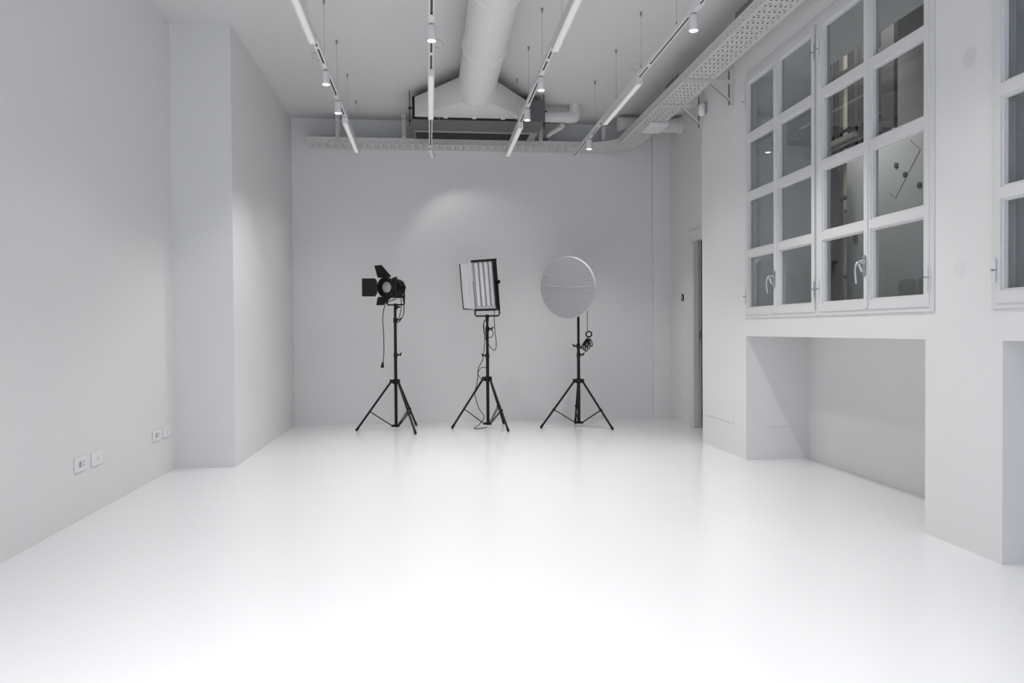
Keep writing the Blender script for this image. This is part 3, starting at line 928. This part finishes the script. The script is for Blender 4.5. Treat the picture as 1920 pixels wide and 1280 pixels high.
# ------------------------------------------------------------------ light stands
def light_stand(label, base, az, R, hub, knobs, top, knob_dirs):
    bx_, by_ = base
    root = empty('light_stand', (bx_, by_, 0), label, 'light stand', 'black tripod light stands')
    P = lambda x, y, z: Vector((bx_ + x, by_ + y, z))
    zs = [0.05] + knobs + [top]
    rad = [0.0175, 0.0158, 0.0142, 0.0125, 0.011]
    for i in range(len(zs) - 1):
        nm = 'column' if i == 0 else 'riser'
        MB().cyl(P(0, 0, zs[i] - (0.0 if i == 0 else 0.02)), P(0, 0, zs[i + 1]), rad[i], n=20).build(nm, M_BLACK, root)
    for k, z in enumerate(knobs):
        cl = MB().lathe(P(0, 0, z - 0.05), (0, 0, 1), [(0, 0.0165), (0.004, 0.021), (0.055, 0.021), (0.06, 0.016)], 20)
        d_ = knob_dirs[k % len(knob_dirs)]
        cl.box((bx_ + (0.015 if d_ > 0 else -0.032), by_ - 0.012, z - 0.028), (bx_ + (0.032 if d_ > 0 else -0.015), by_ + 0.012, z - 0.004))
        co = cl.build('clamp_collar', M_BLACK, root)
        kn = MB().cyl(P(d_ * 0.03, 0, z - 0.016), P(d_ * 0.05, 0, z - 0.016), 0.007, n=12)
        kn.plate([P(d_ * 0.046, 0, z - 0.030), P(d_ * 0.054, 0, z - 0.032), P(d_ * 0.072, 0, z + 0.006), P(d_ * 0.062, 0, z + 0.008), P(d_ * 0.046, 0, z - 0.004)], 0.010)
        kn.build('wing_knob', M_BLACK, co)
    hb = MB().lathe(P(0, 0, hub - 0.045), (0, 0, 1), [(0, 0.022), (0.006, 0.032), (0.05, 0.034), (0.056, 0.024)], 24)
    lo_ = MB().lathe(P(0, 0, 0.035), (0, 0, 1), [(0, 0.018), (0.003, 0.027), (0.025, 0.028), (0.03, 0.020)], 24)
    for a in az:
        dx, dy = math.cos(a), math.sin(a)
        Rz = Matrix.Translation(P(0, 0, 0)) @ Matrix.Rotation(a, 4, 'Z')
        hb.M = Rz
        hb.box((0.02, -0.014, hub - 0.035), (0.066, -0.009, hub + 0.006)).box((0.02, 0.009, hub - 0.035), (0.066, 0.014, hub + 0.006))
        lo_.M = Rz
        lo_.box((0.018, -0.012, 0.038), (0.052, -0.008, 0.062)).box((0.018, 0.008, 0.038), (0.052, 0.012, 0.062))
    hb.build('leg_hub', M_BLACK, root)
    lo_.build('lower_collar', M_BLACK, root)
    for a in az:
        dx, dy = math.cos(a), math.sin(a)
        A, B = P(dx * 0.05, dy * 0.05, hub - 0.015), P(dx * R, dy * R, 0.013)
        lg = MB().tube([A, A + (B - A) * 0.5, B], [0.0115, 0.0115, 0.0115], 16).build('leg', M_BLACK, root)
        u = (B - A).normalized()
        MB().lathe(B - u * 0.035, u, [(0, 0.0118), (0.002, 0.0138), (0.040, 0.0138), (0.046, 0.011)], 16).build('rubber_foot', M_RUBBER, lg)
        mid = A + (B - A) * 0.62
        br_ = MB()
        for s_ in (-1, 1):
            off = Vector((-dy, dx, 0)) * 0.009 * s_
            br_.tube([P(dx * 0.045, dy * 0.045, 0.05) + off, mid + off], 0.0048, 10)
        br_.build('brace', M_BLACK, root)
        MB().tube([mid + Vector((-dy, dx, 0)) * -0.016, mid + Vector((-dy, dx, 0)) * 0.016], 0.013, 12).build('brace_pivot', M_BLACK, lg)
    return root

def az_of(c, p):
    return math.atan2(p[1] - c[1], p[0] - c[0])
c1, c2, c3 = (-0.370, 8.54), (0.650, 8.574), (1.676, 8.516)
def tri(c, p):
    a = az_of(c, p)
    return [a, a + 2 * math.pi / 3, a + 4 * math.pi / 3]
light_stand('left black tripod stand, carrying the barn door spotlight', c1, tri(c1, (-0.15, 8.165)), 0.43, 0.555, [0.85, 1.235], 1.40, [1, 1])
light_stand('middle black tripod stand, carrying the fluorescent tube panel', c2, tri(c2, (0.842, 8.222)), 0.40, 0.57, [0.83, 1.13], 1.25, [-1, 1])
light_stand('right black tripod stand, carrying the round fabric disc light', c3, [az_of(c3, (1.234, 8.43)) - 0.02, az_of(c3, (2.0, 8.17)), az_of(c3, (1.72, 8.96))], 0.45, 0.535, [0.83, 0.93], 1.57, [1, -1])

def frame_matrix(C, ang, tilt):
    """x = front axis (facing camera-left), y = lamp's left side in the picture, z = up"""
    a = Vector((-math.sin(ang), -math.cos(ang), 0))
    s_ = Vector((-math.cos(ang), math.sin(ang), 0))
    z = Vector((0, 0, 1))
    a2 = a * math.cos(tilt) - z * math.sin(tilt)
    z2 = z * math.cos(tilt) + a * math.sin(tilt)
    M = Matrix((a2, s_, z2)).transposed().to_4x4()
    M.translation = C
    return M

# ------------------------------------------------------------------ barn door spotlight
C = Vector((c1[0] + 0.008, c1[1], 1.572))
FM = frame_matrix(C, math.radians(36), 0.0)
fl = empty('fresnel_spotlight', (c1[0], c1[1], 1.40), 'black studio spotlight with four open barn doors on the left stand', 'studio light')
MB(FM).lathe((-0.085, 0, 0), (1, 0, 0), [(0, 0.0), (0, 0.05), (0.008, 0.078), (0.03, 0.094), (0.05, 0.098), (0.052, 0.094), (0.058, 0.094), (0.06, 0.099), (0.075, 0.099), (0.077, 0.095), (0.083, 0.095), (0.085, 0.1), (0.12, 0.1), (0.122, 0.096), (0.128, 0.096), (0.13, 0.1), (0.15, 0.1), (0.15, 0.09), (0.12, 0.085)], 48).build('housing', M_BLACK, fl)
MB(FM).lathe((0.15, 0, 0), (1, 0, 0), [(0, 0.102), (0, 0.109), (0.035, 0.109), (0.035, 0.100), (0.002, 0.088)], 48).build('front_ring', M_BLACK, fl)
le = [(0.0, 0.084)]
for k in range(8):
    rr = 0.082 - k * 0.009
    le += [(0.004 + 0.003 * k, rr), (0.002 + 0.003 * k, rr - 0.001)]
le += [(0.03, 0.006), (0.031, 0.0)]
MB(FM).lathe((0.142, 0, 0), (1, 0, 0), le, 48).build('lens', M_LENS, fl)
MB(FM).box((-0.10, -0.055, -0.112), (0.16, 0.055, -0.080)).build('ballast_box', M_BLACK, fl, bevel=0.004)
yk = MB(FM)
yk.tube([(0.0, 0.118, 0.0), (0.0, 0.118, -0.172), (0.0, 0.108, -0.187), (0.0, -0.108, -0.187), (0.0, -0.118, -0.172), (0.0, -0.118, 0.0)], 0.008, 12)
yk.build('yoke', M_BLACK, fl)
for sgn in (1, -1):
    MB(FM).lathe((0, sgn * 0.099, 0), (0, sgn, 0), [(0, 0.02), (0.028, 0.02), (0.03, 0.017)], 20).build('tilt_knob', M_BLACK, fl)
ck = MB().lathe((C.x, C.y, 1.385), (0, 0, -1), [(-0.012, 0.012), (0, 0.02), (0.02, 0.021), (0.05, 0.018), (0.055, 0.013)], 20)
ck.tube([(C.x + 0.018, C.y, 1.36), (C.x + 0.05, C.y, 1.362)], [0.008, 0.011], 12)
ck.build('spigot_clamp', M_BLACK, fl)
hh = 0.186
def leaf(pts):
    return MB(FM).plate(pts, 0.003)
def barn(sgn, phi, L, side):
    """leaf hinged on the front ring; side 'h': left or right leaf, 'v': top or bottom leaf"""
    cu, cn = math.cos(phi), math.sin(phi)
    R0 = 0.104
    if side == 'h':
        q = [(0, -0.06), (0.022, -0.098), (L, -0.098), (L, 0.098), (0.022, 0.098), (0, 0.06)]
        return leaf([(hh + u * cu, sgn * (R0 + u * cn), w) for u, w in q])
    q = [(0, -0.085), (0.018, -0.092), (L, -0.05), (L, 0.05), (0.018, 0.092), (0, 0.085)]
    return leaf([(hh + u * cu, w, sgn * (R0 + u * cn)) for u, w in q])
barn(1, math.radians(56), 0.165, 'h').build('barn_door', M_BLACK, fl)
barn(-1, math.radians(56), 0.165, 'h').build('barn_door', M_BLACK, fl)
barn(1, math.radians(48), 0.165, 'v').build('barn_door', M_BLACK, fl)
barn(-1, math.radians(48), 0.125, 'v').build('barn_door', M_BLACK, fl)
cd = MB().tube(catmull([FM @ Vector((-0.06, 0.05, -0.12)), (c1[0] - 0.10, c1[1] + 0.03, 1.40), (c1[0] - 0.135, c1[1] + 0.02, 1.25), (c1[0] - 0.128, c1[1] + 0.02, 1.05), (c1[0] - 0.128, c1[1] + 0.02, 0.85), (c1[0] - 0.14, c1[1] + 0.02, 0.75)], 8), 0.0045, 8)
cdo = cd.build('power_cord', M_RUBBER, fl)
MB().lathe((c1[0] - 0.14, c1[1] + 0.02, 0.755), (-0.1, -0.3, -1), [(0, 0.008), (0.02, 0.012), (0.045, 0.018), (0.062, 0.018), (0.064, 0.014)], 16).build('plug', M_RUBBER, cdo)
MB().tube(catmull([FM @ Vector((-0.09, -0.03, -0.11)), (c1[0] + 0.098, c1[1] + 0.01, 1.38), (c1[0] + 0.09, c1[1], 1.28), (c1[0] + 0.045, c1[1] - 0.015, 1.20), (c1[0] + 0.012, c1[1] - 0.024, 1.185)], 8), 0.0045, 8).build('lamp_cable', M_RUBBER, fl)
MB().tube(catmull([FM @ Vector((-0.07, -0.02, -0.12)), (c1[0] + 0.068, c1[1] - 0.01, 1.36), (c1[0] + 0.052, c1[1] - 0.02, 1.27), (c1[0] + 0.02, c1[1] - 0.024, 1.20)], 8), 0.004, 8).build('lamp_cable', M_RUBBER, fl)

# ------------------------------------------------------------------ fluorescent tube panel
C = Vector((c2[0] - 0.026, c2[1] - 0.03, 1.60))
KM = frame_matrix(C, math.radians(41), math.radians(7.0))
kl = empty('fluorescent_panel', (c2[0], c2[1], 1.25), 'black framed fluorescent tube panel with side flaps on the middle stand', 'studio light')
w2, h2 = 0.148, 0.285
b = MB(KM)
b.box((-0.052, -w2, -h2), (-0.046, w2, h2))
b.box((-0.046, w2 - 0.003, -h2), (0.014, w2, h2)).box((-0.046, -w2, -h2), (0.016, -w2 + 0.010, h2))
b.box((-0.052, -w2 - 0.004, h2 - 0.020), (0.018, w2 + 0.010, h2 + 0.002)).box((-0.052, -w2, -h2), (0.018, w2, -h2 + 0.020))
b.build('frame', M_BLACK, kl, bevel=0.002)

def fluted(P00, P10, P01, P11, ribs, amp, nrm, t):
    """reflector sheet with lengthwise flutes between four corners (0/1 across, 0/1 along)"""
    mb = MB(KM)
    n = ribs * 8
    V = []
    for k in range(n + 1):
        q = k / n
        d_ = nrm * (amp * (0.5 - 0.5 * math.cos(2 * math.pi * ribs * q)))
        for e, f_ in ((P00.lerp(P10, q), 1), (P01.lerp(P11, q), 1)):
            V.append(e + d_)
            V.append(e - nrm * t)
    F = []
    for k in range(n):
        a, b_ = 4 * k, 4 * (k + 1)
        F += [(a, a + 2, b_ + 2, b_), (a + 1, b_ + 1, b_ + 3, a + 3), (a, b_, b_ + 1, a + 1), (a + 2, a + 3, b_ + 3, b_ + 2)]
    F += [(0, 1, 3, 2), (4 * n, 4 * n + 2, 4 * n + 3, 4 * n + 1)]
    return mb.add(V, F)
fluted(Vector((-0.040, w2 - 0.003, -h2 + 0.02)), Vector((-0.040, -w2 + 0.010, -h2 + 0.02)), Vector((-0.040, w2 - 0.003, h2 - 0.02)), Vector((-0.040, -w2 + 0.010, h2 - 0.02)), 4, 0.012, Vector((1, 0, 0)), 0.004).build('reflector', M_REFL, kl, angle=80)
MB(KM).box((-0.036, w2 - 0.0055, -h2 + 0.02), (0.012, w2 - 0.0031, h2 - 0.02)).build('side_liner', M_TUBE, kl)
MB(KM).box((-0.030, -w2 + 0.012, -h2 + 0.0205), (-0.002, w2 - 0.006, -h2 + 0.05)).build('tube_holder', M_TUBE, kl)
for k in range(4):
    yy = -0.100 + 0.068 * k
    MB(KM).cyl((-0.008, yy, -h2 + 0.055), (-0.008, yy, h2 - 0.03), 0.0235, n=24).build('tube', M_TUBE, kl)

def flap(sgn, phi, L):
    cu, cn = math.cos(phi), math.sin(phi)
    P4 = [Vector((0.016 + u * cu, sgn * (w2 + u * cn), w)) for u, w in ((0.002, -h2 + 0.012), (L, -h2 + 0.03), (L, h2 - 0.03), (0.002, h2 - 0.03))]
    nin = Vector((cn, -sgn * cu, 0))                # inner, reflecting side
    o_ = fluted(P4[1], P4[0], P4[2], P4[3], 4, 0.0045, nin, 0.002).build('side_flap', M_REFL, kl, angle=80)  # flutes shaped to give stripes in place of the tubes' reflections
    MB(KM).plate([p - nin * 0.0042 for p in P4], 0.004).build('flap_back', M_BLACK, o_)
    MB(KM).tube([P4[1], P4[2]], 0.0055, 8).build('flap_edge', M_BLACK, o_)
    MB(KM).plate([P4[0] + nin * 0.006, P4[1] + nin * 0.006, P4[1] + nin * 0.006 + Vector((0, 0, 0.012)), P4[0] + nin * 0.006 + Vector((0, 0, 0.004))], 0.006).build('flap_edge', M_BLACK, o_)
flap(1, math.radians(52), 0.135)
flap(-1, math.radians(36), 0.135)
Ms = KM.inverted()
pv_z = 0.03
yk = MB(KM)
yd = -0.345
yk.tube([(-0.01, 0.17, pv_z), (0.0, 0.17, yd + 0.02), (0.0, 0.155, yd), (0.0, -0.155, yd), (0.0, -0.17, yd + 0.02), (-0.01, -0.17, pv_z)], 0.0085, 12)
yk.build('yoke', M_BLACK, kl)
for sgn in (1, -1):
    MB(KM).lathe((-0.01, sgn * 0.148, pv_z), (0, sgn, 0), [(0, 0.012), (0.022, 0.012), (0.024, 0.022), (0.045, 0.022), (0.047, 0.018)], 20).build('tilt_knob', M_BLACK, kl)
pb = KM @ Vector((0, 0, yd))
sk = MB().lathe((c2[0], c2[1], 1.262), (0, 0, -1), [(-0.012, 0.012), (0, 0.024), (0.012, 0.026), (0.03, 0.018), (0.055, 0.017), (0.06, 0.013)], 20)
sk.tube([(c2[0], c2[1], 1.262), tuple(pb)], 0.012, 12)
sk.build('spigot_clamp', M_BLACK, kl)
X, Y = c2
MB().tube(catmull([KM @ Vector((-0.048, -0.10, -0.15)), (X + 0.082, Y + 0.01, 1.28), (X + 0.085, Y, 1.10), (X + 0.10, Y, 0.95), (X + 0.085, Y, 0.875), (X + 0.04, Y, 0.90), (X - 0.02, Y - 0.03, 1.0), (X - 0.045, Y - 0.02, 1.15), (X - 0.01, Y - 0.03, 1.225)], 8), 0.004, 8).build('lamp_cable', M_RUBBER, kl)
MB().tube(catmull([(X - 0.01, Y - 0.03, 1.23), (X - 0.04, Y - 0.025, 1.17), (X - 0.03, Y - 0.025, 1.0), (X - 0.045, Y - 0.025, 0.85), (X - 0.06, Y - 0.03, 0.76), (X - 0.105, Y - 0.03, 0.67), (X - 0.12, Y - 0.03, 0.52), (X - 0.145, Y - 0.03, 0.38), (X - 0.10, Y - 0.03, 0.22), (X - 0.045, Y - 0.04, 0.13), (X - 0.10, Y - 0.06, 0.05), (X - 0.16, Y - 0.07, 0.008), (X - 0.10, Y - 0.08, 0.007), (X - 0.02, Y - 0.05, 0.012)], 8), 0.004, 8).build('power_cord', M_RUBBER, kl)
MB().ring((X + 0.02, Y - 0.03, 1.06), (0.2, 1, 0.1), 0.045, 0.004, 32, 8).build('cable_loop', M_RUBBER, kl)
MB().tube(catmull([(X - 0.0, Y - 0.025, 0.68), (X - 0.07, Y - 0.03, 0.68), (X - 0.11, Y - 0.03, 0.62), (X - 0.08, Y - 0.03, 0.56), (X - 0.03, Y - 0.03, 0.53)], 8), 0.0035, 8).build('cable_loop', M_RUBBER, kl)

# ------------------------------------------------------------------ round fabric disc light
ang, tl = math.radians(39), math.radians(5)
C = Vector((c3[0] - 0.162, c3[1] - 0.20, 1.560))
DM = frame_matrix(C, ang, tl)
dl = empty('disc_softlight', (c3[0], c3[1], 1.25), 'round flat fabric disc light with white rim on the right stand', 'studio light')
RD = 0.338
fa = MB(DM)
nr, na = 30, 180
V = [(0.006, 0, 0)]
creases = [(0.08, 1.0), (math.pi + 0.02, 0.95), (0.75, 0.4), (math.pi + 0.78, 0.4), (2.25, 0.45), (2.6, 0.25), (5.55, 0.45), (5.0, 0.2), (1.3, 0.2), (3.7, 0.3)]
for i in range(1, nr + 1):
    rr = RD * i / nr
    for j in range(na):
        t = 2 * math.pi * j / na
        hgt = 0.002 + 0.004 * (1 - (i / nr) ** 2)
        for (ca, amp) in creases:
            dd = math.atan2(math.sin(t - ca), math.cos(t - ca)) * rr
            fall = (1 - (i / nr) ** 8) if amp > 0.9 else max(0, 1 - rr / (RD * 0.42))
            hgt += 0.0048 * amp * fall * math.exp(-(dd / 0.0065) ** 2)
        # gathers at the hem
        hgt += 0.0012 * max(0, i / nr - 0.7) * (1 - i / nr) / 0.0225 * math.sin(37 * t + 3 * math.sin(5 * t))
        V.append((hgt, rr * math.cos(t), rr * math.sin(t)))
F = [(0, 1 + j, 1 + (j + 1) % na) for j in range(na)]
for i in range(nr - 1):
    for j in range(na):
        F.append((1 + i * na + j, 1 + (i + 1) * na + j, 1 + (i + 1) * na + (j + 1) % na, 1 + i * na + (j + 1) % na))
fa.add(V, F)
fa.build('front_fabric', M_FACE, dl, angle=80)
MB(DM).lathe((-0.05, 0, 0), (1, 0, 0), [(0, RD - 0.03), (0.0, RD - 0.002), (0.01, RD + 0.002), (0.045, RD + 0.002), (0.0495, RD - 0.001), (0.0495, RD - 0.008), (0.040, RD - 0.012)], 96).build('rim', M_RIM, dl)
MB(DM).lathe((-0.16, 0, 0), (1, 0, 0), [(0, 0.0), (0, 0.06), (0.03, 0.10), (0.09, 0.26), (0.112, RD - 0.012), (0.114, 0.0)], 64).build('back_cover', M_BLACK, dl)
bk = MB()
ctr = DM @ Vector((-0.16, 0, 0))
top = Vector((c3[0], c3[1], 1.57))
bk.tube([ctr, ctr * 0.4 + top * 0.6, top], 0.022, 16)
bk.lathe((c3[0], c3[1], 1.50), (0, 0, 1), [(0, 0.014), (0.002, 0.022), (0.09, 0.022), (0.095, 0.016)], 18)
bk.build('mount', M_BLACK, dl)
X, Y = c3
cdx = X + 0.10
MB().tube(catmull([DM @ Vector((-0.11, -0.22, -0.10)), (cdx + 0.005, Y - 0.02, 1.36), (cdx - 0.002, Y - 0.02, 1.22), (cdx, Y - 0.02, 1.09)], 8), 0.0035, 8).build('power_cord', M_RUBBER, dl)
hk = MB()
for k in range(4):
    hk.ring((cdx + 0.014 + 0.002 * k, Y - 0.03 + 0.012 * k, 1.045), (0.15, 1, 0.1 * (k - 1.5)), 0.030 + 0.003 * (k % 2), 0.006, 28, 8)
for k, (dx, dz, dy) in enumerate(((-0.055, -0.14, -0.02), (-0.03, -0.155, 0.0), (-0.005, -0.13, -0.03), (0.03, -0.10, -0.01), (-0.075, -0.125, 0.01))):
    p0 = Vector((cdx + 0.012, Y - 0.02, 1.015))
    p1 = p0 + Vector((dx, dy, dz))
    side = Vector((0.018, 0.006, 0.004))
    hk.tube(catmull([p0, p0 * 0.5 + p1 * 0.5 + side, p1 + side * 0.6, p1 - side * 0.6, p0 * 0.5 + p1 * 0.5 - side, p0 - Vector((0.006, 0, 0))], 6), 0.0055, 8)
hk.tube(catmull([(cdx - 0.01, Y - 0.02, 0.985), (X + 0.055, Y - 0.02, 0.93), (X + 0.02, Y - 0.01, 0.90)], 6), 0.006, 8)
hko = hk.build('cord_hank', M_RUBBER, dl)
MB().ring((cdx + 0.012, Y - 0.02, 1.00), (0.2, 0, 1), 0.018, 0.004, 20, 8).build('cable_tie', M_CLIP, hko)

# ------------------------------------------------------------------ things seen through the big window
bd = empty('notice_board', (4.2, 6.2, 1.36), 'large pale board with three dark knobs seen through the big window', 'board')
MB().box((4.2, 5.2, 1.36), (4.25, 7.333, 2.80)).build('panel', M_BOARD, bd)
MB().tube([(4.199, 6.309, 2.732), (4.199, 6.17, 2.62), (4.199, 6.52, 2.266), (4.199, 6.613, 2.325)], 0.0027, 6).build('line_mark', M_INK, bd)
for (ky, kz) in ((6.504, 2.555), (6.376, 2.448), (6.176, 2.316)):
    MB().lathe((4.2, ky, kz), (-1, 0, 0), [(0, 0.026), (0.012, 0.026), (0.016, 0.02)], 20).build('knob', M_INK, bd)
MB().box((4.185, 7.13, 1.94), (4.2, 7.20, 2.04)).build('switch', M_INK, bd)
tb = empty('side_table', (4.0, 6.2, 0.3), 'dark topped table below the pale board beyond the window', 'table')
MB().box((3.75, 5.3, 1.24), (4.18, 7.04, 1.275)).build('tabletop', M_NDARK, tb)
for (x, y) in ((3.8, 5.35), (4.13, 5.35), (3.8, 7.0), (4.13, 7.0)):
    MB().cyl((x, y, 0.3), (x, y, 1.24), 0.02, n=12).build('leg', M_NDARK, tb)
gr = empty('steel_grille', (5.5, 9.3, 0.3), 'dark steel bar grille before a pale wall beyond the third window sash', 'grille')
for ya, yb_ in ((9.96, 10.09), (9.84, 9.88), (9.76, 9.80), (9.39, 9.555), (9.24, 9.30), (8.95, 9.14), (8.865, 8.91), (8.545, 8.80)):
    MB().box((5.48, ya, 0.301), (5.53, yb_, 5.5)).build('upright', M_NDARK, gr)
for za_, zb_ in ((1.75, 1.79), (2.62, 2.66), (2.80, 2.84), (3.48, 3.60), (3.69, 3.72), (4.45, 4.50)):
    MB().box((5.485, 8.545, za_), (5.525, 10.09, zb_)).build('crossbar', M_NDARK, gr)
MB().box((5.60, 8.45, 0.301), (5.66, 10.35, 5.5)).build('pale_backing', M_NPALE, gr)
bm_ = MB().box((4.58, 7.88, 3.165), (4.64, 9.6, 3.22)).build('steel_beam', M_NPALE)
tag(bm_, 'pale horizontal steel beam crossing behind the third window sash', 'beam')
cn = MB().lathe((4.55, 8.33, 0.301), (0, 0, 1), [(0, 0.10), (0.02, 0.10), (0.03, 0.02), (1.0, 0.02), (1.55, 0.075), (1.62, 0.08), (1.63, 0.06), (1.63, 0.0)], 24).build('tapered_column', M_NDARK)
tag(cn, 'black tapering column seen low through the third window sash', 'column')
